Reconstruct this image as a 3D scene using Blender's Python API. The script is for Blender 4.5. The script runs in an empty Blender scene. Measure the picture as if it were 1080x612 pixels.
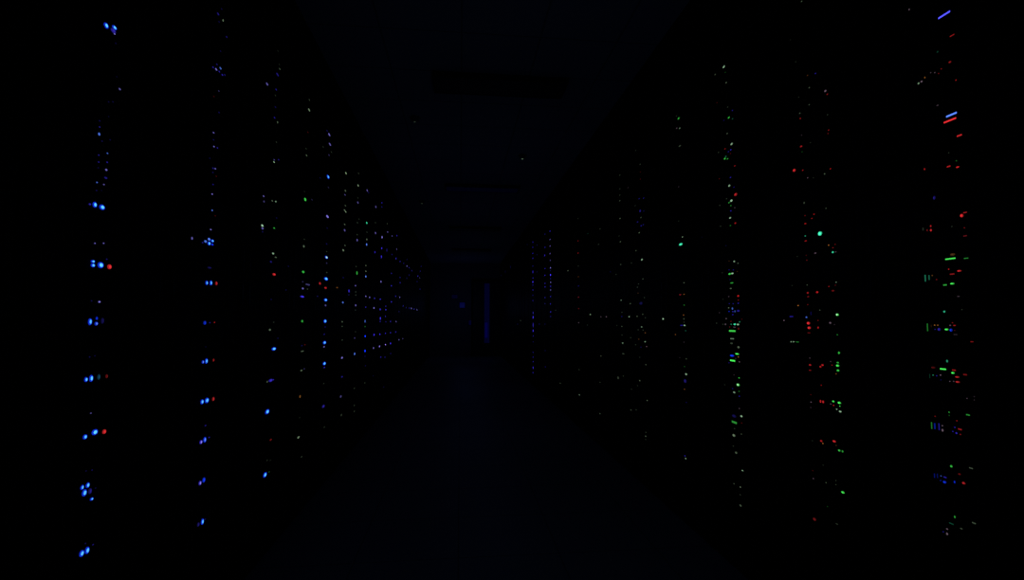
import bpy, bmesh, math, random
from mathutils import Matrix, Vector
random.seed(7)
scene = bpy.context.scene
COL = scene.collection
vs = scene.view_settings
scene.display_settings.display_device = 'sRGB'
vs.view_transform = 'Standard'; vs.look = 'None'; vs.gamma = 1; vs.exposure = 0
vs.use_curve_mapping = False

# ---------------------------------------------------------------- layout
F = 520.0; CX, CY = 540.0, 306.0
HC = 1.4                      # camera height
XL, XR = -1.12, 1.53          # face planes of the two rows
PITCH = math.atan(31/F); YAW = math.atan(55/F*math.cos(PITCH))
UH = 0.176                    # four rack units
Z0 = 0.203                    # underside of lowest server
NS = 17
ZT = Z0 + NS*UH               # 3.195
RH = 3.25; CEIL = 3.55
DEPTH = 1.0
YEND = 19.0

def ray(x, y):
    a, b = (x-CX)/F, (CY-y)/F
    fy = math.cos(PITCH) - b*math.sin(PITCH); fz = math.sin(PITCH) + b*math.cos(PITCH)
    return Vector((a*math.cos(YAW)+fy*math.sin(YAW), -a*math.sin(YAW)+fy*math.cos(YAW), fz))
def on_plane_x(x, y, px):
    r = ray(x, y); s = px/r.x
    return s*r.y, HC+s*r.z
def on_ceiling(x, y, z):
    r = ray(x, y); s = (z-HC)/r.z
    return s*r.x, s*r.y

# ---------------------------------------------------------------- materials
def mat(name, col, rough=.5, metal=0., noise=0., nscale=30., emit=None, es=1., bump=0., spec=.5):
    m = bpy.data.materials.new(name); m.use_nodes = True
    nt = m.node_tree; b = nt.nodes['Principled BSDF']
    b.inputs['Base Color'].default_value = (*col, 1); b.inputs['Roughness'].default_value = rough
    b.inputs['Metallic'].default_value = metal
    b.inputs['Specular IOR Level'].default_value = spec
    if emit:
        b.inputs['Emission Color'].default_value = (*emit, 1); b.inputs['Emission Strength'].default_value = es
    if noise or bump:
        tc = nt.nodes.new('ShaderNodeTexCoord'); n = nt.nodes.new('ShaderNodeTexNoise')
        n.inputs['Scale'].default_value = nscale; n.inputs['Detail'].default_value = 4
        nt.links.new(tc.outputs['Object'], n.inputs['Vector'])
        if noise:
            r = nt.nodes.new('ShaderNodeValToRGB')
            r.color_ramp.elements[0].color = (*[c*(1-noise) for c in col], 1)
            r.color_ramp.elements[1].color = (*[min(1, c*(1+noise)) for c in col], 1)
            nt.links.new(n.outputs['Fac'], r.inputs['Fac']); nt.links.new(r.outputs['Color'], b.inputs['Base Color'])
        if bump:
            bp = nt.nodes.new('ShaderNodeBump'); bp.inputs['Strength'].default_value = bump; bp.inputs['Distance'].default_value = .002
            nt.links.new(n.outputs['Fac'], bp.inputs['Height']); nt.links.new(bp.outputs['Normal'], b.inputs['Normal'])
    return m
M = dict(
    frame=mat('black_powder_coat', (.006, .006, .0065), .6, noise=.2, bump=.2, nscale=120, spec=.1),
    chassis=mat('blackened_steel', (.005, .005, .0055), .55, .0, noise=.2, nscale=40, spec=.1),
    panel=mat('black_bezel', (.004, .004, .0045), .6, noise=.2, nscale=60, spec=.1),
    tray=mat('black_plastic_tray', (.0045, .0045, .005), .6, noise=.15, nscale=80, spec=.1),
    port=mat('port_plastic', (.004, .004, .005), .4, noise=.1, spec=.1),
    handle=mat('dark_metal_handle', (.015, .015, .016), .35, .6, noise=.1, spec=.1),
    fascia=mat('black_containment_panel', (.006, .006, .007), .7, noise=.2, nscale=8, spec=.1),
    wall=mat('grey_painted_wall', (.28, .28, .29), .8, noise=.15, nscale=6, spec=.1),
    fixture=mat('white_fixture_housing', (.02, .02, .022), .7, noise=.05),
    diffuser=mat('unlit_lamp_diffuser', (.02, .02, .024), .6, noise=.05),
    door=mat('dark_blue_door_paint', (.05, .055, .07), .5, noise=.1),
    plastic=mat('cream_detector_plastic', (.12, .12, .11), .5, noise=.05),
)
def tile_mat(name, c1, c2, mortar, size, rough, gap=.004, spec=.5):
    m = bpy.data.materials.new(name); m.use_nodes = True
    nt = m.node_tree; b = nt.nodes['Principled BSDF']
    tc = nt.nodes.new('ShaderNodeTexCoord'); br = nt.nodes.new('ShaderNodeTexBrick')
    br.offset = 0; br.squash = 1
    br.inputs['Scale'].default_value = 1; br.inputs['Brick Width'].default_value = size; br.inputs['Row Height'].default_value = size
    br.inputs['Mortar Size'].default_value = gap
    br.inputs['Color1'].default_value = (*c1, 1); br.inputs['Color2'].default_value = (*c2, 1); br.inputs['Mortar'].default_value = (*mortar, 1)
    n = nt.nodes.new('ShaderNodeTexNoise'); n.inputs['Scale'].default_value = 3; n.inputs['Detail'].default_value = 5
    mr = nt.nodes.new('ShaderNodeMapRange'); mr.inputs['To Min'].default_value = rough-.08; mr.inputs['To Max'].default_value = rough+.1
    nt.links.new(tc.outputs['Object'], br.inputs['Vector']); nt.links.new(tc.outputs['Object'], n.inputs['Vector'])
    nt.links.new(br.outputs['Color'], b.inputs['Base Color'])
    nt.links.new(n.outputs['Fac'], mr.inputs['Value']); nt.links.new(mr.outputs['Result'], b.inputs['Roughness'])
    b.inputs['Specular IOR Level'].default_value = spec
    return m
M['floor'] = tile_mat('raised_floor_tiles', (.34, .345, .36), (.32, .325, .34), (.12, .12, .13), .6, .5)
M['ceiling'] = tile_mat('ceiling_tiles', (.50, .50, .52), (.48, .48, .50), (.25, .25, .26), .6, .8, .008, .2)

def lin(c): return c/12.92 if c <= .04045 else ((c+.055)/1.055)**2.4
PAL = dict(Q=(80, 180, 255), N=(150, 125, 145), K=(88, 132, 255), B=(20, 58, 255), V=(60, 48, 215), G=(70, 232, 85), T=(70, 255, 190), R=(208, 40, 44),
           P=(135, 125, 235), Y=(132, 160, 125), W=(175, 225, 180), O=(220, 140, 60), U=(80, 80, 255), D=(30, 110, 150), C=(50, 170, 255))
CNAME = dict(Q='bright pale blue', N='pale pink', K='pale blue', B='blue', V='violet blue', G='green', T='teal green', R='red', P='pale violet', Y='pale green',
             W='white green', O='amber', U='blue', D='dim teal', C='bright blue')
FAM = dict(Q='blue', N='red', K='blue', B='blue', V='blue', U='blue', C='blue', D='blue', P='violet', G='green', T='green', Y='dim green', W='white', R='red', O='amber')
LM = {}
GAIN = 1.0
def led_mat(c, n, small, boost=1):
    key = (c, n, small, boost)
    if key not in LM:
        f = n/10.0
        base = PAL[c]
        rgb = [lin(min(1., v/255*min(f, 1.0))) for v in base]
        g = (f**1.2 if f > 1 else 1.0) * (.72 if small == 2 else .66 if small == 1 else .95)*boost*GAIN*(.75 if n <= 4 else 1)
        m = mat('status_light_%s_%d_%d_%d' % (CNAME[c].replace(' ', '_'), n, small, boost*100), (.01, .01, .01), .3, emit=rgb, es=g)
        LM[key] = m
    return LM[key]

# ---------------------------------------------------------------- mesh helpers
def new_mesh(name, bm, m, bevel=0, smooth=False):
    if bevel:
        bmesh.ops.bevel(bm, geom=[e for e in bm.edges], offset=bevel, segments=1, affect='EDGES', clamp_overlap=True)
    bmesh.ops.recalc_face_normals(bm, faces=bm.faces)
    me = bpy.data.meshes.new(name); bm.to_mesh(me); bm.free()
    for i in (m if isinstance(m, list) else [m]): me.materials.append(i)
    if smooth:
        for p in me.polygons: p.use_smooth = True
    return me
def box(bm, x0, x1, y0, y1, z0, z1, mi=0):
    v = [bm.verts.new(p) for p in ((x0, y0, z0), (x1, y0, z0), (x1, y1, z0), (x0, y1, z0), (x0, y0, z1), (x1, y0, z1), (x1, y1, z1), (x0, y1, z1))]
    for f in ((0, 3, 2, 1), (4, 5, 6, 7), (0, 1, 5, 4), (1, 2, 6, 5), (2, 3, 7, 6), (3, 0, 4, 7)):
        bm.faces.new([v[i] for i in f]).material_index = mi
def boxes(name, lst, m, bevel=0):
    bm = bmesh.new()
    for b in lst: box(bm, *b)
    return new_mesh(name, bm, m, bevel)
def link(name, me, parent=None, loc=(0, 0, 0), rz=0):
    o = bpy.data.objects.new(name, me); COL.objects.link(o)
    o.location = loc; o.rotation_euler = (0, 0, rz)
    if parent: o.parent = parent
    return o
def thing(name, label, cat, loc=(0, 0, 0), rz=0, group=None):
    o = bpy.data.objects.new(name, None); COL.objects.link(o)
    o.empty_display_size = .1
    o.location = loc; o.rotation_euler = (0, 0, rz); o['label'] = label; o['category'] = cat
    if group: o['group'] = group
    return o
def structure(name, me, loc=(0, 0, 0)):
    o = link(name, me, None, loc); o['kind'] = 'structure'; return o

# ---------------------------------------------------------------- room
WL, WR = XL-DEPTH-.25, XR+DEPTH+.25
Y0 = -3.0
structure('floor', boxes('floor', [(WL, WR, Y0, YEND, -.1, 0)], M['floor']))
structure('ceiling', boxes('ceiling', [(WL, WR, Y0, YEND, CEIL, CEIL+.1)], M['ceiling']))
structure('wall_left', boxes('wall_left', [(WL-.1, WL, Y0, YEND, 0, CEIL)], M['wall']))
structure('wall_right', boxes('wall_right', [(WR, WR+.1, Y0, YEND, 0, CEIL)], M['wall']))
structure('wall_back', boxes('wall_back', [(WL, WR, YEND, YEND+.1, 0, CEIL)], M['wall']))
structure('wall_front', boxes('wall_front', [(WL, WR, Y0-.1, Y0, 0, CEIL)], M['wall']))

# containment panels closing the gap between rack tops and ceiling
LE = [.68, 1.33, 2.0, 2.7, 3.4, 3.98, 4.58, 5.2, 5.78, 6.35, 6.92, 7.45, 8.0, 8.55, 9.1, 9.7, 10.28, 10.87, 11.45, 12.05, 12.65, 13.25, 13.85, 14.45, 15.05, 15.65, 16.25, 16.85, 17.45, 18.05, 18.65]
RE = [.45, 1.1, 1.72, 2.3, 2.92, 3.55, 4.4] + [4.4+.6*i for i in range(1, 25)]
ORD = ['nearest', 'second', 'third', 'fourth', 'fifth', 'sixth', 'seventh', 'eighth', 'ninth', 'tenth', 'eleventh', 'twelfth', 'thirteenth',
       'fourteenth', 'fifteenth', 'sixteenth', 'seventeenth', 'eighteenth', 'nineteenth', 'twentieth', 'twenty-first', 'twenty-second', 'twenty-third',
       'twenty-fourth', 'twenty-fifth', 'twenty-sixth', 'twenty-seventh', 'twenty-eighth', 'twenty-ninth', 'thirtieth', 'thirty-first', 'thirty-second', 'thirty-third']
ORD += ['thirty-fourth', 'thirty-fifth', 'thirty-sixth', 'thirty-seventh', 'thirty-eighth', 'thirty-ninth', 'fortieth'] + ['forty-'+q for q in ('first', 'second', 'third', 'fourth', 'fifth', 'sixth', 'seventh', 'eighth')]
FORD = ['lowest'] + ORD[1:]
for n, (px, sx, E) in enumerate(((XL, -1, LE), (XR, 1, RE))):
    a, b = sorted((px, px+sx*.04))
    bm = bmesh.new(); y = E[0]
    while y < E[-1]-.01:
        y1 = min(y+1.2, E[-1]); box(bm, a, b, y, y1-.006, RH+.002, CEIL); y = y1
    structure('trim_%d' % (n+1), new_mesh('overhead_panels', bm, M['fascia']))
    bm = bmesh.new(); a, b = sorted((WL if sx < 0 else WR, px))
    box(bm, a, b, E[-1]+.01, E[-1]+.08, 0, CEIL)
    structure('trim_%d' % (n+3), new_mesh('row_end_partition', bm, M['fascia']))

# ---------------------------------------------------------------- racks and servers (local frame: +X is the aisle side, Y along the row)
CACHE = {}
def rack_meshes(w):
    k = round(w, 3)
    if k in CACHE: return CACHE[k]
    h = w/2; p = .028
    post = boxes('post', [(-.05, 0, 0, p, .12, RH-.03), (-.05, -.03, p, p+.004, .12, RH-.03)], M['frame'])
    d = {}
    d['post'] = post
    d['side'] = boxes('side_panel', [(-DEPTH+.05, -.052, 0, .004, .12, RH-.03)], M['frame'])
    d['top'] = boxes('top_panel', [(-DEPTH, 0, -h, h, RH-.03, RH)] + [(-.9+.16*i, -.82+.16*i, -h*.6, h*.6, RH-.001, RH+.004) for i in range(5)], M['frame'], .002)
    d['plinth'] = boxes('plinth', [(-DEPTH, -.01, -h, h, .02, .12), (-.9, -.1, -h+.06, h-.06, .12, Z0-.0015)] , M['frame'], .002)
    d['rear'] = boxes('rear_door', [(-DEPTH-.02, -DEPTH, -h+.01, h-.01, .12, RH-.04)], M['frame'])
    d['foot'] = boxes('foot', [(-.03, .03, -.03, .03, 0, .008), (-.012, .012, -.012, .012, .008, .02)], M['handle'])
    CACHE[k] = d
    return d
def make_rack(label, group, loc, rz, w):
    t = thing('server_rack', label, 'server rack', loc, rz, group); h = w/2; d = rack_meshes(w)
    for sy in (-1, 1):
        link('post', d['post'], t, (0, -h if sy < 0 else h, 0)) if sy < 0 else None
    o = link('post', d['post'], t, (0, h, 0)); o.scale = (1, -1, 1)
    for x in (-DEPTH+.05,):
        link('post', d['post'], t, (x, -h, 0)); o = link('post', d['post'], t, (x, h, 0)); o.scale = (1, -1, 1)
    link('side_panel', d['side'], t, (0, -h, 0)); link('side_panel', d['side'], t, (0, h-.004, 0))
    link('top_panel', d['top'], t); link('plinth', d['plinth'], t); link('rear_door', d['rear'], t)
    for x in (-.06, -DEPTH+.06):
        for y in (-h+.06, h-.06): link('foot', d['foot'], t, (x, y, 0))
    return t

def srv_meshes(kind, w):
    k = (kind, round(w, 3))
    if k in CACHE: return CACHE[k]
    fw = w-.064; h = fw/2; d = {}
    H = {'4U': UH, '2U': UH/2, '1U': UH/4, 'switch': UH/4}[kind]
    D = .42 if kind == 'switch' else .8
    d['H'] = H; g = .0008
    d['chassis'] = boxes('chassis', [(-D, -.014, -h+.003, h-.003, 0, H-g)], M['chassis'])
    fr = [(-.014, -.006, -h, h, .001, H-g-.001)]
    rail = .003 if kind in ('1U', 'switch') else .004
    fr += [(-.006, 0, -h, h, .001, rail), (-.006, 0, -h, h, H-rail-g, H-g-.001), (-.006, 0, -h, -h+.018, rail, H-rail-g), (-.006, 0, h-.018, h, rail, H-rail-g)]
    nx, nz = {'4U': (4, 3), '2U': (4, 3), '1U': (8, 1), 'switch': (12, 2)}[kind]
    tw = (2*h-.044)/nx; th = (H-2*rail-.003)/nz
    cells = [(-h+.022+tw*(i+.5), rail+.001+th*(j+.5)) for i in range(nx) for j in range(nz)]
    def tray(cy, cz):
        a, b = tw/2-.0015, th/2-.0012
        L = [(-.006, -.001, cy-a, cy+a, cz-b, cz+b)]
        L += [(-.001, 0, cy-a+.004, cy+a-.03 if a > .03 else cy+a-.006, cz-b+.002, cz-b+.004)]
        L += [(-.001, 0, cy-a+.006, cy-a+.012, cz-b+.005, cz+b-.003)] if th > .02 else []
        return L
    if kind == 'switch':
        d['n'] = 0
        bm = bmesh.new()
        for b in fr: box(bm, *b)
        me = new_mesh('front_panel', bm, M['panel']); d['front'] = me
        bm = bmesh.new()
        for cy, cz in cells:
            a, b = tw/2-.002, th/2-.001
            box(bm, -.006, -.0005, cy-a, cy+a, cz-b, cz-b+.002); box(bm, -.006, -.0005, cy-a, cy+a, cz+b-.002, cz+b)
            for q in range(4): box(bm, -.006, -.0005, cy-a+q*(2*a-.001)/3, cy-a+q*(2*a-.001)/3+.001, cz-b, cz+b)
        d['ports'] = new_mesh('port_block', bm, M['port'])
    else:
        d['front'] = boxes('front_panel', fr, M['panel'])
        d['tray'] = boxes('drive_tray', tray(0, 0), M['tray']); d['cells'] = cells
        d['trays'] = boxes('drive_tray', [q for c in cells for q in tray(*c)], M['tray'])
    # bow handles, on the outer ears
    hh = H*.62; z0 = H*.19
    d['handle'] = boxes('handle', [(0, .012, -.004, .004, z0, z0+.004), (0, .012, -.004, .004, z0+hh-.004, z0+hh), (.008, .012, -.004, .004, z0, z0+hh)], M['handle'], .0006)
    d['h'] = h
    CACHE[k] = d
    return d
SN = {'4U': ('storage_server', 'server'), '2U': ('drive_server', 'server'), '1U': ('slim_server', 'server'), 'switch': ('network_switch', 'network switch')}
def make_server(kind, label, group, loc, rz, w, detail):
    name, cat = SN[kind]
    t = thing(name, label, cat, loc, rz, group); d = srv_meshes(kind, w)
    link('chassis', d['chassis'], t); link('front_panel', d['front'], t)
    if kind == 'switch': link('port_block', d['ports'], t)
    elif detail >= 2:
        for cy, cz in d['cells']: link('drive_tray', d['tray'], t, (0, cy, cz))
    else: o = link('drive_tray', d['trays'], t); 
    if detail >= 1:
        for s in (-1, 1): link('handle', d['handle'], t, (0, s*(d['h']-.009), 0))
    return t

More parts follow.
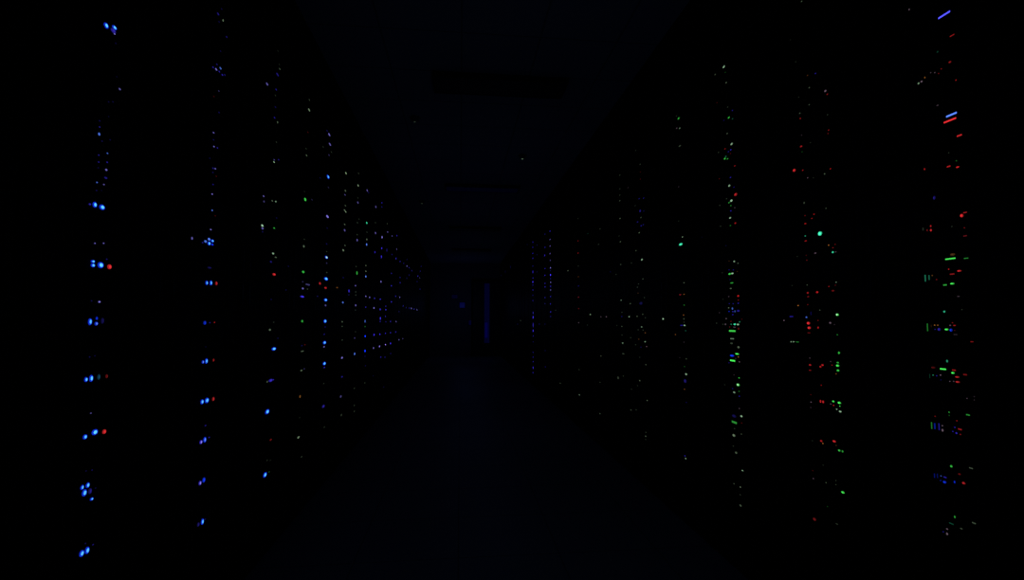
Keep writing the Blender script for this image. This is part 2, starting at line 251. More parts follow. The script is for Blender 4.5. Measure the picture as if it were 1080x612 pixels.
# ---------------------------------------------------------------- status lights
LED_TEXT = '''
L
112 27 B15 4.6 5.6;120.7 29.2 K15 4.6 4;119.5 32.5 V8 5 4;120.7 35.7 P9 1.6 1.6;122 45.7 V3;123 81 V2;126.2 94 P7 2 2;114.5 107.5 V3;119 107.5 V3;114.5 123 V2
105 127.5 V4;105 134 V6;104.5 141.5 K10 2 3;107.5 149 V4;116 147.5 V3;233.7 9.5 V3;230 14.7 V6 2 2;235.2 21.5 Y8 1 2;231 23 V3;239 39 V5;232.5 54 V3
228.7 68 V5;224.7 71 V7;228 73.2 P9 2 2;232.5 72 K8 2 2;231.2 75.5 V7;234.5 79 V8;237 79 V5;230.7 96 P4;225.5 101.7 R3;231 118.7 V4;225.2 140 P8;225.2 147.5 V4
113.2 161.7 K8;104 163.7 V6;104 171 V6;113 171.2 V7;112 179.2 P9 2 2;103.5 177 V3;111.5 187.7 V6 3 2;102.2 192.5 K8;109.5 194.7 P7;101.7 201 V4;107 201 V2;94.7 215.5 V8 2 2
100 216 B15 4 6;107.7 218.7 K15 5.6 5.6;100 256.7 P8;109.2 256.7 P8;98 275.9 B14 4 3;98 280 K14 4 4;106.2 279.7 K15 6 6.4;112.5 273.5 V5;115.5 281.5 R13 4 5
225.7 154.7 P8;229.2 156 V6;221.2 167 V3;224.7 177.5 V6;227 178 P8;224.5 182 V4;228 186 R3;224.7 194.7 V5;223.7 205.5 P9;223.7 222 K9;227 227.7 R3;222.2 242.2 P9;202.5 251.5 P8 1.5 3
216.7 254.7 K10 2.5 2.5;220.5 252.4 K12 2.5 2.5;220.5 256.9 B14 3 4;224 254.2 K12 3 3;223.9 258 B12 2 2;213.7 256 V6;221 282.5 V4 4 2;218 298.5 K12 2.2 4.5;222.5 298.5 K12 2.5 5;228.2 299 R9 2 4
96.5 317.5 V4;104.7 318.5 P10 2 2;95 339.5 K12 3.5 7;102 335.9 B9 2 3;101.5 341.5 K10 3 4;108 338.5 V4 3 6;94.5 376.7 V4;100 375.5 V3;90.7 400.5 B14 3 5;96.2 399.2 B14 3.5 7;104 397.7 D6 3 6;112.5 397 R5 2 4;95.7 436 P6
100 456 B15 6 6;110 455.5 R12 3.5 4.5;216 340.7 B8 2.5 4;221.2 340.5 V5;226.2 340.2 R6;217 366 V2;214 382 K10 2 3.5;217.7 381 K12 2.5 5.5;225.2 380 R7 1.5 3;213.2 424 B13 3 5;218.2 422.5 K12 4 5.5;225 421 R9 2 4;216.7 449 V6
89.7 461 B13 4 5;97 496 V4;90.7 497 V3;86.7 512.6 B12 3 5;92.5 511.3 B13 3.5 5.5;89 520 K13 4.5 7;95 518.2 V6 3 6;96.7 526.5 C12 3 3;100.7 515 V3;90 573.5 V4;98 574.7 V5;86.2 584 B13 4.5 6.5;92 580.7 B13 4 7
220.5 461.5 V6;212 466.5 P11 2.5 4;216 464 K11 2.5 5.5;215 506.5 B10 2.5 5;211 509.7 P10 2.5 4.5;213.5 550.5 B13 2.5 6;209.2 553.5 V5 2 4;216.2 548 V4
293 53.7 Y2;295 72.7 Y5;294.5 68 Y2;292.7 78.7 V6 2.5 2;281.7 88.7 P8 2 2;291.2 94.5 V6;290.5 100.7 Y3;290.5 113 V4;289.5 124.2 V6;292.7 129 Y6 1 2;291.5 150 Y3;326.2 105.7 Y4;326 116 Y9 2 2;324.7 139.5 R3;347.2 142 P9 2 2;345 138 V4;348 152.3 P8 2 2
289.2 168.6 P5;289 171 W8;293.8 168.5 V5;278 207 P8;278.4 212.6 P5 1.2 2;287.1 211.9 Y6;290.8 212.7 W7;322.8 156.8 Y3;323.3 164 Y6;321.9 210.5 G11 2 3;329 210.7 P3;321 202.8 Y2;340.8 155 Y3;349.5 160.5 Y3;347 163.7 P4;346.1 186.6 K12 2.6 3.5;346.4 197.8 P3;336.4 186.6 V4
276.6 238 W11 2.2 2.2;276.9 241 P8 2 2;276.9 244.6 V4;289.1 240.7 G8;291.7 230 V3;320.9 252.5 Y3;320.4 259.9 Y7 1.5 2.5;288 267.5 W8 2 2;290.8 271.5 Y6 2 1.2;285.7 276.2 V5 2 2;305.4 281.3 V3;289.1 289.5 R12 3 2.5;319.8 286.9 G9 2.4 2.4;319.3 297.3 P4;324.6 300.3 P5 4 1.5
345.4 228.5 P11 2.5 2.5;345.1 240.7 V3;344.5 257.4 V4;344.5 265.5 Y3;344.3 271.6 W12 3 3;344.5 277.6 P4;344.6 287.5 Y4;343.9 294.2 C15 4 3.5;337.2 299 R9 2.5 2.5;363.5 237 Y6;363.5 243 P7 1.5 2.5;363.8 259 Y5;362 264 Y8 2 2;362 293 V4
319.3 304.4 P8 2 2;324.3 305 Y4;318.8 313 V13 4 2;286 316 V3;301.6 306 V3;334 312.5 V4;318.7 338.9 G8 1.8 2.5;288.6 340 Y3;284.6 348 Y7 2 2;293 357 V3;288.9 368.1 K14 4.5 3.5;321.5 363.7 R4;318.4 364.7 V4;318.8 370.6 Y6 2.5 1
343.3 303.7 R9 2.5 2;355.7 303.5 O6 2.5 1.5;343.5 316.5 K13 3.2 3.2;343.3 322.2 P6 1.5 2;361.6 319.1 K8 2 2;342.9 338.9 K13 3 3.8;342.9 345 V4;360.9 339.5 Y6;360.9 344.4 Y4 2 1;342 352.7 V5;342.3 361.5 K13 3.2 3.5;341.8 365.9 P7 1.6 1.6;360.9 358.8 Y4;360.7 377.5 P9 2 2
342.1 383.6 K14 3 3.5;342.1 387.7 V8;285.5 401.4 V9 4 3;288.2 400.7 V7;281.8 402.8 Y5 1.5 2;320.9 389.2 P4;317.9 390.9 Y7 2 1.5;341.4 404.7 Y3;360.7 397.6 V5 3 1.5;316.4 418.4 O6 1.2 3;359.4 418.4 P6 1.8 2.5;281.9 434.4 B14 4 5;341.1 428.7 V7 2.5 3;316 440.7 Y2;360 437.9 Y4 1.5 2.5;342 450.7 Y3
285.5 464 R5 2 2;314.7 461.5 Y9 2 2;281.7 485.7 Y3;285 485.7 Y2;318 482 Y4;279.5 501 B13 3.5 5;283.7 498 G3
364.9 182 Y9 2 2;378.2 183 Y4;364.3 201.3 Y7;363.9 205.6 P5 2 1;377.7 195.7 Y9 2 2;377.4 208.8 Y3;377.4 214.3 P6 2 2;387.3 201 P6 2 2;388.8 203.4 V4;364.3 217 Y5;363.4 221.8 Y8;364.6 223.5 Y9;396.4 218.3 P6 2 2;402.8 217.7 V4;402.8 214 V5
378.6 231.2 Y3;377 235 Y4;386.8 235.2 T8 2 2;396 235 Y3;408.4 236 Y3;387 245 Y3;376.7 247.7 Y4;408.8 244.8 P5;396 245.9 P7 2 2;403 250.3 P7 2.2 2.2;413.5 248.9 P5;418.6 248.7 V5;376.7 253.3 P7 1.5 2.5;386.9 252.7 Y5 2 2;386.7 257.9 K9 2 2.5;402.6 262 V8 2 2;408 262 V6 2 4;418.4 262.9 P4 2 2
395.4 266.1 V7 2.2 2.2;402.3 270.7 V9 1.2 3;413.4 268.6 V4;417.7 272.8 V6 2 2;422 275.9 V5;425.8 278 V4;429.2 280.8 P6;431.4 282.5 V5;429.2 273.8 V3;434.3 285.6 V4;444.4 281.3 V3;443.2 286.2 V4;440.7 291.2 V5 3 1.5;442.6 293 P4;431.4 290.3 V4;375.5 281.7 Y4;376.5 288.1 G8 1.8 4;385.9 280.2 Y5;385.9 286.2 Y6;385.8 291.8 K9 2 2
374.9 301.4 P8;401.8 297.2 P7 2 2;412.8 288.5 V5;422 292.8 V4;422 298.3 V5;429 293.7 V3;440 297.4 V4;412.8 301.6 V7;368.7 307.2 V8 2 3;369 311.3 V4;375.2 308 Y4;375.2 311.3 Y4;375.1 322.2 P7 2 2;374.9 327.2 Y3;385.8 312.6 P8;390.7 314 P8;395 314.7 V8;401 315.7 V7;412.8 318.6 V8;417.4 312.6 V5;421.6 313.8 P6
385.7 324.1 V6;394.4 325 P7 2.5 1.8;401 326.5 V8 2 2;406.9 322.5 V5;406.9 326.8 V8;420.8 328.7 V3;425.2 322.9 V5;428.3 324.6 V4;431.6 325 V5;433.9 325.3 P6;436.7 326.2 V5;439.8 326.8 P5;401.2 334.9 V9 1.8 3;406.5 334.5 V5;385 339 K7 1.8 3;385 344.6 G4;401 339.3 V5;411.8 339.3 V6;417.7 339.3 P5;407 339.6 V4;374 356.7 P5;374.9 350 Y3
385.2 354.7 B10 2.5 2;394.5 353.3 V9 2.5 2;400.7 352.7 V8;406.5 351.7 V6;411.8 351 V7;417.4 350.2 V5;420.8 358.5 P5;424.8 357.5 P4;411.9 362.4 V7 2 2;406.5 363.6 P7 2.5 1.5;400.3 365.5 P8 2 2;393.9 367.2 P7 2 2;385 370.3 B11 2.5 2.5;374 373.4 K8 2.5 2.5;412 373 V4;406 377 V4;401.6 376.8 V5;385 376 V3;443 305 V4;385.4 386 V3;384.8 404 Y3;373.6 409.7 Y4;373.6 427.7 Y4;373.6 434 Y4;404.7 408.4 V2;393.5 396.6 V2
R
580.1 243.9 V7;580.1 252.6 P6;580.1 259.6 P6;580.1 267.6 P6;580.4 274.7 P5;580.6 282.5 P7 2.5 1.5;580.6 285.5 V4;580.6 290.2 V10 2.5 2.5;580.6 294 V5;580.7 298 P8;580.7 302 V8;580.7 306 P7;574.8 247 V4;574.8 261 V5;574.5 269.5 V6 3 2;574.8 283.4 V5;574.8 290.5 V7;574.8 299 V6;574.8 302.7 V7
562.1 255.5 V6;562 261 V6;562 267.3 V6;562 272.6 V7;562 280.7 V5;562 286.9 V10 2.5 3;562 293.4 V8;562 297.5 V8 2.5 2;562 300.8 V6;562 306 V7;566.3 258.6 V3;566.3 268.8 V3;566.3 286.9 V3;556 258 V2
609.6 230.6 Y3;609.6 254.2 R5;609.8 267 R7;610 280.7 Y4;610 291.7 O4;610.4 301.7 V5;620 246.5 T2;632.9 241.5 Y4;631.3 258.3 Y4;599 285.6 Y5;562 311.6 V5;562 317.2 V6;562.3 330.2 V6 1.5 3;562.3 334.8 V10 2 3;562.3 343 V10 2.5 5;562.3 348.9 V9 2 3;562.3 354.4 V6;562.3 360.7 V4;562.3 371.8 V5;562.3 377 V6;562.3 381.5 V6
568.8 342 V4;574.8 314 V6;574.8 320.3 V4;574.8 342 V3;575 370 V3;580.6 312.8 V7;580.6 320.7 V7;580.7 329 V8;580.8 334 V5;586 327.4 Y3;549 338.3 Y4;546 342 V3;610.2 313.5 R6;610.4 325.6 R5;610.4 340.5 P6;622.6 331.8 W8;633.8 334 P5;619.5 343 Y3;633.8 376.2 Y5;562.3 388 V7 2 3;562.2 393.2 V7
575.2 387 V4;591 404.4 Y4;610.8 390 Y4;611.2 416.8 W6;632.9 403.4 Y4;632.9 436 Y5;538.4 281.7 V4 4 3;533 286.5 V3 4 3;528.5 290.5 V3 4 2
715.7 125 G9 2 2;713.5 122.4 Y3;713.8 135.3 P6;716.9 135.3 W6;717 154 Y5 2.5 1.5;670.4 158.8 Y3;675.2 173.4 Y4;675.4 180.8 R3;653.7 184.8 Y4;675.4 189 R3;653.7 198.8 Y4;662.4 198 P3;653.7 205.9 Y4;653.7 211.8 Y5;715.8 197 P4;674.2 209.6 V5;678.8 209 V5;670 217 Y3;675.2 222.6 V7 1.5 3;679 222 V4;654 230.5 Y6;676 229.5 Y5
672.5 234.2 V6;676.3 238.2 V7;678.5 237 V5;674.2 245.9 Y7;653 249 Y3;654.3 255.6 Y6;715.8 233.2 Y3;719.8 250 W7;718 257.8 T12 3.5 2.5;670.8 264.5 Y5;677 273.9 W9 2 2;666 277.5 Y4;654.7 279.1 Y5;649.7 289.6 Y4;678.1 294.3 Y5;673.5 300.3 Y4;672.3 303 Y4;673 309.2 O3;679.7 314 Y4;643.7 286.8 V3;721.4 298.4 Y6;717.4 311.4 R7 2.5 1.5;721.4 311 O6
721.6 321.9 G5;721 331.8 O6;655.2 316.8 W6;664.8 320.4 Y6;656 329.5 Y4;676 321.6 V3 3 3;641 334 P7;663 334.2 W9;655.8 334 V5;672 333.7 Y6;677.9 331.6 Y5;680.7 335.3 Y4;699 336.5 W12 2.5 2;721.4 336.5 Y6;655.9 344.5 Y5;650.6 343 Y3;676.8 345 W7;673.2 348 Y4;678.3 348.3 Y4;680.6 351.2 O5;656.1 353 Y4;665.2 356.4 Y4;673.8 357.9 O4
656.8 361.9 W8;670.4 363.7 Y4;680.4 360.6 W8;682 366 P6;676 366 V4;657.4 372.8 Y5 2.5 1;674.8 376.8 Y3;681.2 384.8 Y5;657.4 396.8 Y4;652 399.5 Y4 3 3;674.8 401.6 Y7;672.5 407 Y3;666 410.7 Y3;722 343.3 W10 2 1.5;719 343.3 V8 3 1;721.4 340 Y4;723.2 349 T4;712.4 353 O5;721.4 361 P4;723.9 378.6 Y5;717 377.4 P3;722 386.4 G4;723.7 394.9 W9 2.2 2.2
722.6 400 V5 2.5 4;722 410.7 O5;682.6 423.3 Y6;665.5 432.6 Y5;671 432.4 Y4;681.2 456.2 Y4;681 460.3 Y6;681 463.7 Y3;723.9 424.6 V4;722.4 481.2 V8;723.2 483.8 W8
763.4 70.5 W9 2.5 2.5;754.3 78.6 Y5;765.9 87.2 Y7;765 76 G3;756.2 108.5 R3;767.5 113 Y4;772.5 116.7 V6;768.7 124.1 G9 2 2;763.5 127 V4;772.6 125.4 T4;767 140.9 Y6;771.6 151.4 W9 2.4 2.5;764.7 157 R7;770.8 158.1 V9;768.3 160 V6;757.8 160.8 Y4;770.5 162 R4;765.6 165.1 T5
764.5 167.4 G10 2 2;767.4 167.6 G8;775 175 R8;770.5 187.2 V8;758.7 188.7 R4;769.2 195.9 W9 2.3 2.3;774.1 197.9 V5;775.9 205.2 R9 3 3;766.3 209.7 Y4;771.4 211.7 W12 2.5 2.5;769 213.8 G7 2 1.5;770.9 216.5 G6;759.2 216.7 Y4;775 219.2 P5;770.9 222.5 V8;770.1 229.9 W9 2 2;775.6 235.4 R8 2 2;760 238.7 Y4;770.5 238 G5;740 250.5 V3;765.7 259 V3
774.4 275.8 W8 2 2;778.4 277.8 Y6;769 275.4 O3;777.6 286.5 O3;761.8 287.8 Y3;769.6 289 G13 3 2;772.4 288.5 W12 2.6 1.8;769 284.8 V5;773.5 284.8 V5;771.9 298.4 G8 3.5 1.5;770.8 304.4 Y7 2 1.5;770 295 V4;768.6 312.9 P5;778.7 313.2 R9 2.3 2.3;778.7 316.6 R6;762.6 315.8 Y3;769.3 320.5 V5;773.3 320.5 V6;778.7 320 V8;768.6 324.8 Y7;769 328.6 B7
772.5 325.6 K9 1.5 2.6;773 328.8 V9;775.2 328.5 K7 1.5 2.5;778.7 328 V8 3 2;772.9 332 V8;758.8 330.4 P4;766 336.2 P7;755.8 341 Y4;765.2 342.2 P7 1.5 2;762.6 342.2 Y4;771.2 342.2 T6;775 342.2 T13 2.8 2;778.3 342.4 W11 2.5 2;780 339.7 T6;771 339.1 R5;782.5 336.8 R4;769.7 345 R5;774.6 345.3 P6 2.5 1;779 346.8 R5 2 2.5;772.3 349.2 G9 6.5 1.7
772.2 357.4 W7 4 1.2;771.6 362.4 Y5 3 2;778.9 366.3 Y8 2.2 2.5;777.4 373.4 G14 4 1.8;772.1 375.3 B11 4 2;778.7 376.7 O7;775.9 378.3 P4;772.7 380.5 G12 5 1.6;779.8 381.8 P7;769 382.8 V5;774.2 395.6 P4;779.5 398.8 G9;764.4 405.9 Y3;778.4 406 W12 2.8 2.8;772.7 410 V5;774.4 414 W8 2.5 2;779.5 412.9 G5;779.8 418.1 V7;779.8 431.8 P5;774.2 439 V4 4 3
782 439.2 W10 2.2 2.2;774.5 446.2 G6 5 2;782.3 446.4 R4;774.8 452.3 Y4;781.9 458 Y5;774 459.4 Y8 2.6 2.6;773.4 470.7 Y4;776.4 477.7 Y7 2.3 2.3;783.1 496.5 W9 1.8 1.2;774.2 510.4 Y5;780.9 514 Y8;780.8 522 Y4;781.1 533.4 Y6 2.3 2.3
845.5 1.5 Y6;833.7 42 Y2;839.3 65.2 Y3;860.1 77.5 V7;851.7 79.5 O4;853.5 92.5 Y6;870.6 96.7 P9 2.2 2.2;872.6 99.4 R8;842.4 102.5 Y3;853.5 110.5 Y5;843.6 119.5 Y6;844.2 125 R8;872.8 121 Y4;874 137.2 R7;873.4 141 R5;845.5 143 P4;854.8 150.5 Y3;845 154.5 R9 2.5 2;846 160.2 G3;837.6 179.7 R11 2.5 3;846.7 179.6 R8;851.9 187.6 P6;857.9 187.6 Y3;875.9 178 R8;869.7 183.5 Y7
848.2 214 Y5 1.5 2.5;871.3 219.8 Y5;858.6 226 R8;849.2 227.5 R5;856.3 230.5 R7;849.4 235 R8 2.5 1.5;864.8 246.5 T15 4 4.5;849.3 249.1 T7;849.8 254.2 R8 2.5 1.5;874 258.7 O8;878.6 260.9 R7;880.9 257.8 R5;878.4 266.1 T11 2.2 2.2;881.5 265.8 P6;860 267.1 P7 2.5 1.5;850.4 269.4 R4;851 274.6 R5;841 270.6 Y3;835.5 301.3 Y3;851.3 300.7 Y5;874.3 302.3 R7;882 297.8 W6;881 301 R5
852 308 R8 2.3 2.3;861.9 306.9 R10 2.5 2.5;878.6 305.9 R6 3 2;852.5 313 R6 2.5 1.5;841.9 322.4 O8;852 321.4 R5;864.7 327.2 Y5;855.4 329.5 V6 1.2 4;850.6 334.8 K9 2 2;834.7 334 V7 4 1.5;827 338.4 P8;852.5 339.2 R13 3 3;862.9 339.2 R5;875.7 340.3 P8 2.2 2.2;880.2 342.5 P4;853.4 345.9 R12 3 2.7;863 345.6 R9 1.5 2.5;853.2 351.2 R6 3 1;883.1 332 W13 2.8 2.5;883.1 353.2 G6
834.4 360.6 W8 1.3 1.3;837.1 360.6 W8 2 1.2;841.1 360.8 G6 3 1;885 373.3 G10 2 2.8;854.2 377.8 P5;854.4 385.1 R10 2.5 2;854.4 390.7 R7 2.5 1;867.6 385.2 R12 2.5 2;865.4 386.9 R11 2 2;876.1 381.5 P5;877.6 385.3 R7;883.7 382.6 G9 2.5 1.6;883.4 385.8 G13 3 2.2;883.9 390.9 G12 2.8 2.2;882 394.5 O5;866.3 406.5 R6;855.2 416.5 R4;855.5 424.3 P7;855.2 430 P4
865.5 423.5 R12 1.5 3.5;868.2 424 R12 2 3;878.9 423.5 G14 2.5 2;876.3 426.3 P6;879.3 427.8 R10;885.2 425 G14 3.2 2.2;885.8 428.5 G9;882.6 431.8 W9;886.2 434.2 W10 2.8 2;856.9 465 Y3;866.2 465.3 R10 2.5 2;868 468 O8;879.9 465.6 R11 3 2.2;881.9 470 O4;885.2 475.3 G10 2.5 2.3;888.7 476.3 G8 1.8 2.5;868.2 490.8 Y3;857.3 496.7 R4;857.9 505 P6;871.3 509.4 Y5;881.7 507 Y4;881.7 510.7 Y4;889 519.5 G11 3 2.2
872.8 534.5 G3;859.1 547.9 R5 3 3;882.7 552.9 Y4 3 1.5
959 10 P7 1.5 2;995.8 15.7 U14 12.5 1.6;1004.2 37.4 R8 5 1.2;988.9 54.7 T3 2 2;1001.9 65.5 R8 3 2;992.9 72.7 R6;981.7 76.6 P5;986 76.6 P6;990 77.5 R5;975.5 81.8 O7 1 2;972 86 P9 2 2;968.9 88 W8 2 2;1008.4 85.6 R8;988.9 111.2 P5 2.5 1.5;1003.5 121 K13 11 1.6;1002 127 R13 13 1.6;1011.9 143 R9 5 1.5
1000.7 161.3 Y4;1000.6 175.6 R10 4 1.5;1010 175.2 R14 3.5 1.8;1008.8 169.6 G5;975.2 178.5 R9 1.3 2.5;985.4 209 V6 2 4;1014.3 227.5 R14 3 3.5;1018 224.2 R9 4 1.2;1004 239 Y4;981.7 238.6 R9 1.5 2.6;981.9 242.9 R12 2 3;978 243 R6 1 2.5;973.6 241.7 Y4 1.5 4;1017.3 240.4 R6;1018 248.9 R6 4 1.2;1004.7 268.5 O4 5 2.5;1002.4 273 G11 10.5 1.3;1019 272.5 G7 5 1
1000.7 284 R9;1011.7 285.8 R10 4 1.8;1004.3 289.2 R9 5 1.2;976 293.5 T6 1.5 7;980 292.8 T5 1.5 5;983.3 290.7 O5;987.9 295 R6;996.8 300.7 G9 4 1.5;1004.3 299.3 G13 4 1.8;1010.9 312.7 P5 3 1.3;996 328.8 T9 2.2 2.2;1014.6 326.7 Y4;978.3 345.4 G7 1.2 8;982.3 344 O4 1 3;985.8 343.1 O8;989.1 343.1 O7;986.3 347.5 V6;990.4 347.5 V7 2.5 3
998.3 347.6 G13 3.5 2;1002.2 343.3 P8;1006.8 343.4 R9 3 1.3;1004.7 340.6 R6;1003 348.3 B9 2.5 3;1007 348.7 R4;1007.8 353 P4 4 1.5;1025.2 360.6 R8 3 1;999 381 T7 2 3;984.2 387.8 R4 4 2;994.7 389.4 G13 6 1.3;1006.3 390.6 R9 4 1.3;1005 393.5 G14 3 2.2;1018 395.3 R7 4 1.5;1009.6 397.8 R9 4 1.8;1010 403 R9 4 1.8;984.2 395.8 T6;980.7 396.8 T4 1 5;988 396.5 V7;992 395.8 P9
992.5 400.9 V4;1001.9 402.4 P6;1005.9 402.4 P6;1020 420.4 P5;1027.6 418.5 P4;1027.6 422 P4;1001 435 G8;1001.2 438.4 G4;1021 437.8 G8 4 1.3;1009.4 445.3 R7;986.4 440.6 R6;982.7 449 G7 1.2 7;986 449.6 B8 1.5 6;990.5 450.2 V9 1.2 7;994 449.2 P8;994.2 454 P9 1.8 3;1007.2 451 V9;1012.5 453 R9 4 1.5;1005 455.2 V8;1008.8 457 V10 2 2;1013 458.4 R7
1003.4 492 G10 2.5 2.5;1024.2 494 Y6 4 1.3;985.7 502 B8 1 5;988.8 502 B7 1 5;992.6 502.2 K7;996.8 503.6 V9 3 1.2;996.3 508.7 B9 3 2.5;992.2 507 B6;1006.9 508.7 B9 1.5 3;1012 500.3 R5 3 2;1016.5 509.4 R9 3 2.5;1007.1 545.4 G8 1.5 3;1003.4 552.5 T4 5 1;999 558.2 P7 2 2;999 562.8 P8 2 3;995 560 V6;1014 557.8 Y5 3 1.5;1027.3 552 Y6 4 1.3
'''
# pixel x, y, colour and strength, apparent width and height; each is set on the face plane of its row
LEDS = {'L': [], 'R': []}
side = None
for ln in LED_TEXT.strip().splitlines():
    ln = ln.strip()
    if ln in 'LR': side = ln; continue
    for t in ln.split(';'):
        q = t.split(); x, y = float(q[0]), float(q[1]); c = q[2][0]; n = int(q[2][1:])
        if side == 'R' and c == 'P' and x > 600: c = 'N'
        w, h = (float(q[3]), float(q[4])) if len(q) > 3 else (1.35, 1.35)
        P = XL if side == 'L' else XR
        yy, zz = on_plane_x(x, y, P)
        ya, _ = on_plane_x(x-w/2, y, P); yb, _ = on_plane_x(x+w/2, y, P)
        _, za = on_plane_x(x, y-h/2, P); _, zb = on_plane_x(x, y+h/2, P)
        LEDS[side].append(dict(y=yy, z=zz, w=abs(yb-ya), h=abs(za-zb), c=c, n=n, wp=w, hp=h, small=2 if w*h <= 2.6 else 1 if w*h < 6.5 else 0))
def led_mesh(round_, core=False):
    bm = bmesh.new(); N = 10 if round_ else 4
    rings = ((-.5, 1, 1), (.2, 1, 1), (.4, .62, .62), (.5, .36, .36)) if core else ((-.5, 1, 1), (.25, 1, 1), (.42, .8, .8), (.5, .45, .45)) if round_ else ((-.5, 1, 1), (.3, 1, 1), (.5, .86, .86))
    prev = None
    for xx, a, b in rings:
        ring = []
        for i in range(N):
            th = 2*math.pi*(i+.5)/N
            cy, cz = math.cos(th), math.sin(th)
            if not round_: cy, cz = math.copysign(1, cy), math.copysign(1, cz)
            ring.append(bm.verts.new((xx, .5*a*cy, .5*b*cz)))
        if prev:
            for i in range(N): bm.faces.new((prev[i], prev[(i+1) % N], ring[(i+1) % N], ring[i]))
        else: bm.faces.new(list(reversed(ring)))
        prev = ring
    bm.faces.new(prev)
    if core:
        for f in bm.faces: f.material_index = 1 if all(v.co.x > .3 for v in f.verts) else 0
    return bm
LEDM = {}
def put_led(L, parent, ly, lz, flip, fh, uh):
    bar = L['wp'] >= 2.5*L['hp'] or L['hp'] >= 3*L['wp']
    wc = .055; boost = 1
    if flip == 'R' and L['small']: L['w'] *= .88; L['h'] *= .88
    if L['w'] > wc and L['y'] > 4.4:
        r = L['w']/wc; boost = min((1, 1.5, 2, 3, 4.5, 6, 8), key=lambda q: abs(q-r**.8)); L['w'] = wc
    boost *= 1.25 if L['y'] > 6.8 else .9 if L['y'] > 4.4 else 1
    if bar and L['hp'] > L['wp']: L['w'] *= .7; boost *= .42
    L['w'] = min(L['w'], 2*fh-.004); L['h'] = min(L['h'], uh-.003)
    ly = max(-fh+L['w']/2+.001, min(fh-L['w']/2-.001, ly)); lz = max(L['h']/2+.001, min(uh-L['h']/2-.0015, lz))
    if flip == 'R' and L['small']: boost *= .75
    m = led_mat(L['c'], L['n'], L['small'], boost)
    k = (m.name, bar, flip)
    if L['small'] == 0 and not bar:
        ecol = {'K': 'B', 'C': 'B', 'B': 'B', 'W': 'G' if flip == 'R' else 'B', 'T': 'T', 'P': 'V'}.get(L['c'], L['c'])  # outer ring emits too, standing for the halo around bright lights
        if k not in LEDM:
            halo_rim = led_mat(ecol, max(3, round(min(L['n'], 11)*.72)), 0)
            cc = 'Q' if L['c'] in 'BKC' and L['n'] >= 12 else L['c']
            LEDM[k] = new_mesh('status_light', led_mesh(True, True), [halo_rim, led_mat(cc, L['n'], 0)])
    elif k not in LEDM: LEDM[k] = new_mesh('status_light', led_mesh(not bar), m)
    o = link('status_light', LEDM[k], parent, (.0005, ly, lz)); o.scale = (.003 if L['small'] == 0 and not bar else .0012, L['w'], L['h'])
    o['label'] = CNAME[L['c']] + (' light bar' if bar else ' status light')
    return o

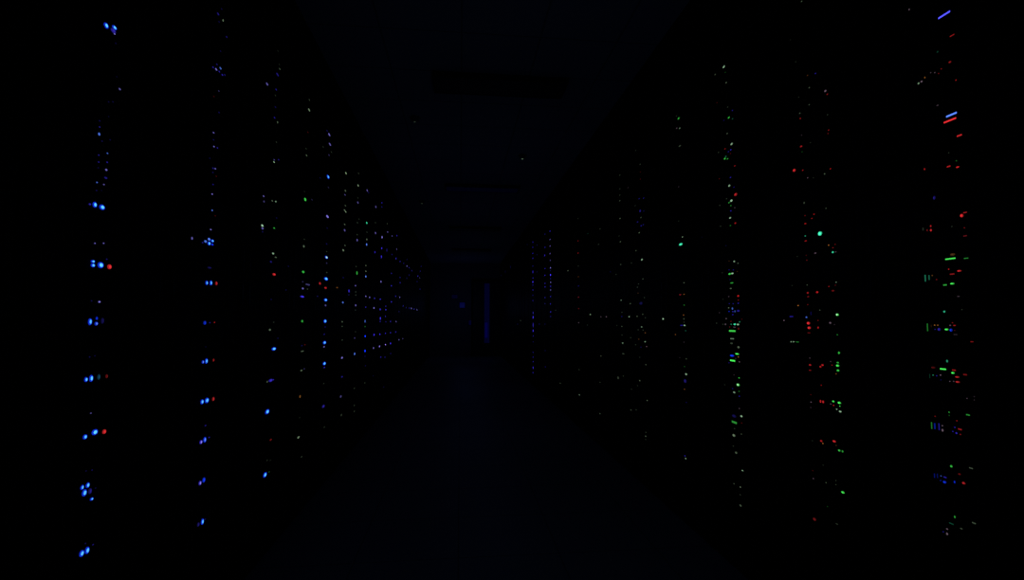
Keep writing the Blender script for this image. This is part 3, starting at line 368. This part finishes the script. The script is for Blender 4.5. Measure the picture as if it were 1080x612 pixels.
def colours(Ls):
    cnt = {}
    for L in Ls: cnt[FAM[L['c']]] = cnt.get(FAM[L['c']], 0) + L['n']
    s = sorted(cnt, key=lambda k: -cnt[k])[:2]
    return ' and '.join(s)
NLED = 0
RACK_DETAIL = {}
def build_row(side, P, E, seq_far):
    global NLED
    sx = 'left' if side == 'L' else 'right'
    rz = 0 if side == 'L' else math.pi
    for i in range(len(E)-1):
        y0, y1 = E[i], E[i+1]; yc = (y0+y1)/2; w = y1-y0-.003
        mine = [L for L in LEDS[side] if (y0 <= L['y'] < y1) or (i == len(E)-2 and L['y'] >= y1)]
        if i == 0 and not mine: vis = False
        else: vis = True
        vi = i-1
        pos = (ORD[vi] if vis else 'outermost')
        rname = ('nearest %s rack' % sx if vi == 0 else '%s rack on the %s' % (ORD[vi], sx)) if vis else 'rack beside the viewpoint on the %s' % sx
        lab = 'tall black open-front server rack with %s lights, %s' % (colours(mine), rname) if mine else 'tall black open-front server rack without lights, %s' % rname
        rack = make_rack(lab, 'server racks in the %s row' % sx, (P, yc, 0), rz, w)
        hmax = (w-.064)/2-.012
        rng = random.Random(i*31+(5 if side == 'L' else 77))
        far = yc > seq_far
        if far:
            bm = bmesh.new(); hh = (w-.064)/2
            for s in range(NS):
                a = Z0+s*UH
                box(bm, -.8, -.006, -hh, hh, a+.001, a+UH-.001)
                for q in range(4):
                    for r in range(3):
                        yq = -hh+.02+q*(2*hh-.04)/4; box(bm, -.006, -.001, yq+.003, yq+(2*hh-.04)/4-.003, a+.006+r*.055, a+.054+r*.055)
            o = link('server_stack', new_mesh('server_stack', bm, M['chassis']), rack); o['kind'] = 'stuff'
            o['label'] = 'stack of unlit black server fronts filling the rack'
            for L in mine:
                ly = max(-hmax, min(hmax, (L['y']-yc)*(1 if side == 'L' else -1)))
                put_led(L, rack, ly, min(L['z'], ZT-.01), side, hh, ZT); NLED += 1
            continue
        units = []
        for s in range(NS):
            a = Z0+s*UH
            if side == 'L': units.append(('4U', a, UH)); continue
            r = rng.random()
            if r < .28: units.append(('4U', a, UH))
            elif r < .68: units += [('2U', a, UH/2), ('2U', a+UH/2, UH/2)]
            elif r < .86: units += [('2U', a, UH/2), ('1U', a+UH/2, UH/4), ('switch', a+UH*.75, UH/4)]
            else: units += [('1U', a, UH/4), ('1U', a+UH/4, UH/4), ('2U', a+UH/2, UH/2)]
        for j, (kind, a, hgt) in enumerate(units):
            Ls = [L for L in mine if a <= L['z'] < a+hgt or (j == 0 and L['z'] < a) or (j == len(units)-1 and L['z'] >= a+hgt)]
            kn = {'4U': 'tall server', '2U': 'server', '1U': 'slim server', 'switch': 'network switch'}[kind]
            rn = 'the %s %s rack' % (ORD[vi] if vis else 'outermost', sx)
            if Ls: lab = 'black %s with %s lights, %s up in %s' % (kn, colours(Ls), FORD[j], rn)
            else: lab = 'unlit black %s, %s up in %s' % (kn, FORD[j], rn)
            t = make_server(kind, lab, '%ss in the %s racks' % (kn, sx), (P, yc, a), rz, w, 2 if yc < 2.8 else 1 if yc < 5 else 0)
            for L in Ls:
                ly = max(-hmax, min(hmax, (L['y']-yc)*(1 if side == 'L' else -1)))
                lz = max(.004, min(hgt-.004, L['z']-a))
                put_led(L, t, ly, lz, side, (w-.064)/2, hgt); NLED += 1
build_row('L', XL, LE, 8.4)
build_row('R', XR, RE, 7.5)

# ---------------------------------------------------------------- ceiling fittings
def detector(px, py, c, n, label):
    x, y = on_ceiling(px, py, CEIL-.055)
    t = thing('smoke_detector', label, 'smoke detector', (x, y, CEIL), 0, None)
    bm = bmesh.new()
    prof = ((.055, 0), (.055, -.012), (.045, -.02), (.045, -.034), (.03, -.046), (0.008, -.05))
    prev = None
    for r, z in prof:
        ring = [bm.verts.new((r*math.cos(2*math.pi*i/24), r*math.sin(2*math.pi*i/24), z)) for i in range(24)]
        if prev:
            for i in range(24): bm.faces.new((prev[i], prev[(i+1) % 24], ring[(i+1) % 24], ring[i]))
        else: bm.faces.new(ring)
        prev = ring
    bm.faces.new(prev)
    link('housing', new_mesh('housing', bm, M['plastic']), t)
    s = .0035*y
    o = link('status_light', new_mesh('status_light', led_mesh(True), led_mat(c, n, 2)), t, (0, 0, -.051)); o.scale = (s, s, .008)
    o['label'] = CNAME[c] + ' status light'
detector(437.5, 129, 'Y', 4, 'small round ceiling smoke detector with dim light, closest of three to the viewer')
detector(551, 168, 'W', 5, 'small round ceiling smoke detector with dim white light, right of the ceiling middle')
detector(445, 215, 'Y', 4, 'small round ceiling smoke detector with dim light, above the far left racks')

def ceiling_light(y, label, m):
    x = .35
    t = thing('ceiling_light', label, 'ceiling light', (x, y, CEIL), 0, 'strip lights on the aisle ceiling')
    link('housing', boxes('housing', [(-.6, .6, -.16, .16, -.03, 0), (-.6, -.58, -.16, .16, -.055, -.03), (.58, .6, -.16, .16, -.055, -.03),
         (-.58, .58, -.16, -.145, -.055, -.03), (-.58, .58, .145, .16, -.055, -.03)], M['fixture'], .002), t)
    link('diffuser', boxes('diffuser', [(-.578, .578, -.143, .143, -.05, -.032)], m), t)
M['blue_diffuser'] = mat('faint_blue_diffuser', (.03, .03, .05), .6, emit=(.05, .05, 1.0), es=.0022)  # faint blue band put into the diffuser as weak emission
ceiling_light(4.35, 'dark unlit strip light on the ceiling, nearest of four', M['diffuser'])
ceiling_light(7.9, 'strip light on the ceiling with a faint blue glow', M['blue_diffuser'])
ceiling_light(11.5, 'dark unlit strip light on the ceiling, just beyond the faintly blue one', M['diffuser'])
ceiling_light(15.1, 'dark unlit strip light on the ceiling, farthest of four', M['diffuser'])

# ---------------------------------------------------------------- far end: door with a blue-lit slot, blue beacons
def at_end(px, py, y):
    r = ray(px, py); s = y/r.y
    return s*r.x, HC+s*r.z
dx, _ = at_end(513.5, 337, YEND-.06)
M['slot'] = mat('blue_lit_glass', (.01, .01, .05), .2, emit=(.03, .04, 1), es=.012)
M['slot_low'] = mat('blue_lit_glass_lower', (.01, .01, .05), .2, emit=(.02, .012, 1), es=.04)  # glow gradient of the slot, stepped by a stronger emission low down
d = structure('door_1', boxes('door_1', [(-.52, -.10, -.03, .03, .01, 2.85), (.10, .52, -.03, .03, .01, 2.85), (-.10, .10, -.03, .03, .01, .5), (-.10, .10, -.03, .03, 2.78, 2.85)], M['door']), (dx, YEND-.06, 0))
f = structure('trim_5', boxes('trim_5', [(dx-.6, dx-.53, YEND-.1, YEND, 0, 2.93), (dx+.53, dx+.6, YEND-.1, YEND, 0, 2.93), (dx-.53, dx+.53, YEND-.1, YEND, 2.86, 2.93)], M['frame']))
link('door_handle', boxes('door_handle', [(-.40, -.38, -.09, -.03, 1.0, 1.02), (-.40, -.38, -.09, -.03, 1.28, 1.3), (-.402, -.378, -.1, -.08, .98, 1.32)], M['handle'], .002), d)
g = structure('window_1', boxes('window_1', [(-.098, .098, -.012, .012, 1.28, 2.778), (-.098, .098, -.012, .012, .502, .69)], M['slot']), (dx, YEND-.06, 0)); g['label'] = 'tall narrow blue-lit glass slot in the far door'
g = structure('window_2', boxes('window_2', [(-.075, .03, -.012, .012, .695, 1.275)], M['slot_low']), (dx, YEND-.06, 0)); g['label'] = 'lower part of the blue-lit slot, glow stepped brighter'
d2 = link('slot_glow_edge', boxes('slot_glow_edge', [(-.098, -.076, -.014, .014, .692, 1.278), (.031, .098, -.014, .014, .692, 1.278)], M['slot']), g)  # dimmer glow on both sides of the bright part, same emission as the slot
for px, py, w, h, c, n, lab in ((487.5, 322, 5.5, 5.5, (.015, .02, 1), .028, 'square dim blue beacon on the far wall, brightest of three'),
                                (479.5, 313, 6, 4, (.05, .04, 1), .008, 'faint blue beacon on the far wall, highest and leftmost'),
                                (496.5, 340.5, 4, 5, (.03, .02, 1), .013, 'dim blue beacon on the far wall, lowest, beside the door')):
    x, z = at_end(px, py, YEND-.05); s = YEND/F
    t = thing('wall_beacon', lab, 'beacon lamp', (x, YEND, z-h*s/2), 0, 'blue beacons on the far wall')
    link('housing', boxes('housing', [(-w*s/2-.02, w*s/2+.02, -.04, 0, -.02, h*s+.02)], M['frame'], .004), t)
    link('lens', boxes('lens', [(-w*s/2, w*s/2, -.07, -.04, 0, h*s)], mat('beacon_lens', (.01, .01, .05), .3, emit=c, es=n), .01), t)

# ---------------------------------------------------------------- light
def point(name, loc, col, e, r=0.0):
    l = bpy.data.lights.new(name, 'POINT'); l.energy = e; l.color = col; l.shadow_soft_size = r
    o = bpy.data.objects.new(name, l); COL.objects.link(o); o.location = loc
BL = (.22, .38, 1.0)
for y, e in ((-1.0, .42), (2.4, .38), (6.1, .26), (9.7, .2), (13.3, .2), (16.8, .2)):
    point('aisle_fill', (.4, y, 1.8), BL, e)  # added unseen fill for the faint stray light, no lamps hang here
point('end_wall_fill', (.1, YEND-1.5, 1.9), (.12, .22, 1), .5)  # added unseen fill that brightens the far wall
w = bpy.data.worlds.new('World'); scene.world = w; w.use_nodes = True
w.node_tree.nodes['Background'].inputs[0].default_value = (0, 0, 0, 1)

# ---------------------------------------------------------------- camera
cam = bpy.data.cameras.new('camera'); co = bpy.data.objects.new('camera', cam); COL.objects.link(co)
cam.sensor_fit = 'HORIZONTAL'; cam.sensor_width = 36; cam.lens = 36*F/1080
cam.clip_start = .02; cam.clip_end = 100
co.location = (0, 0, HC); co.rotation_euler = (math.pi/2+PITCH, 0, -YAW)
scene.camera = co
print('LEDS', NLED)
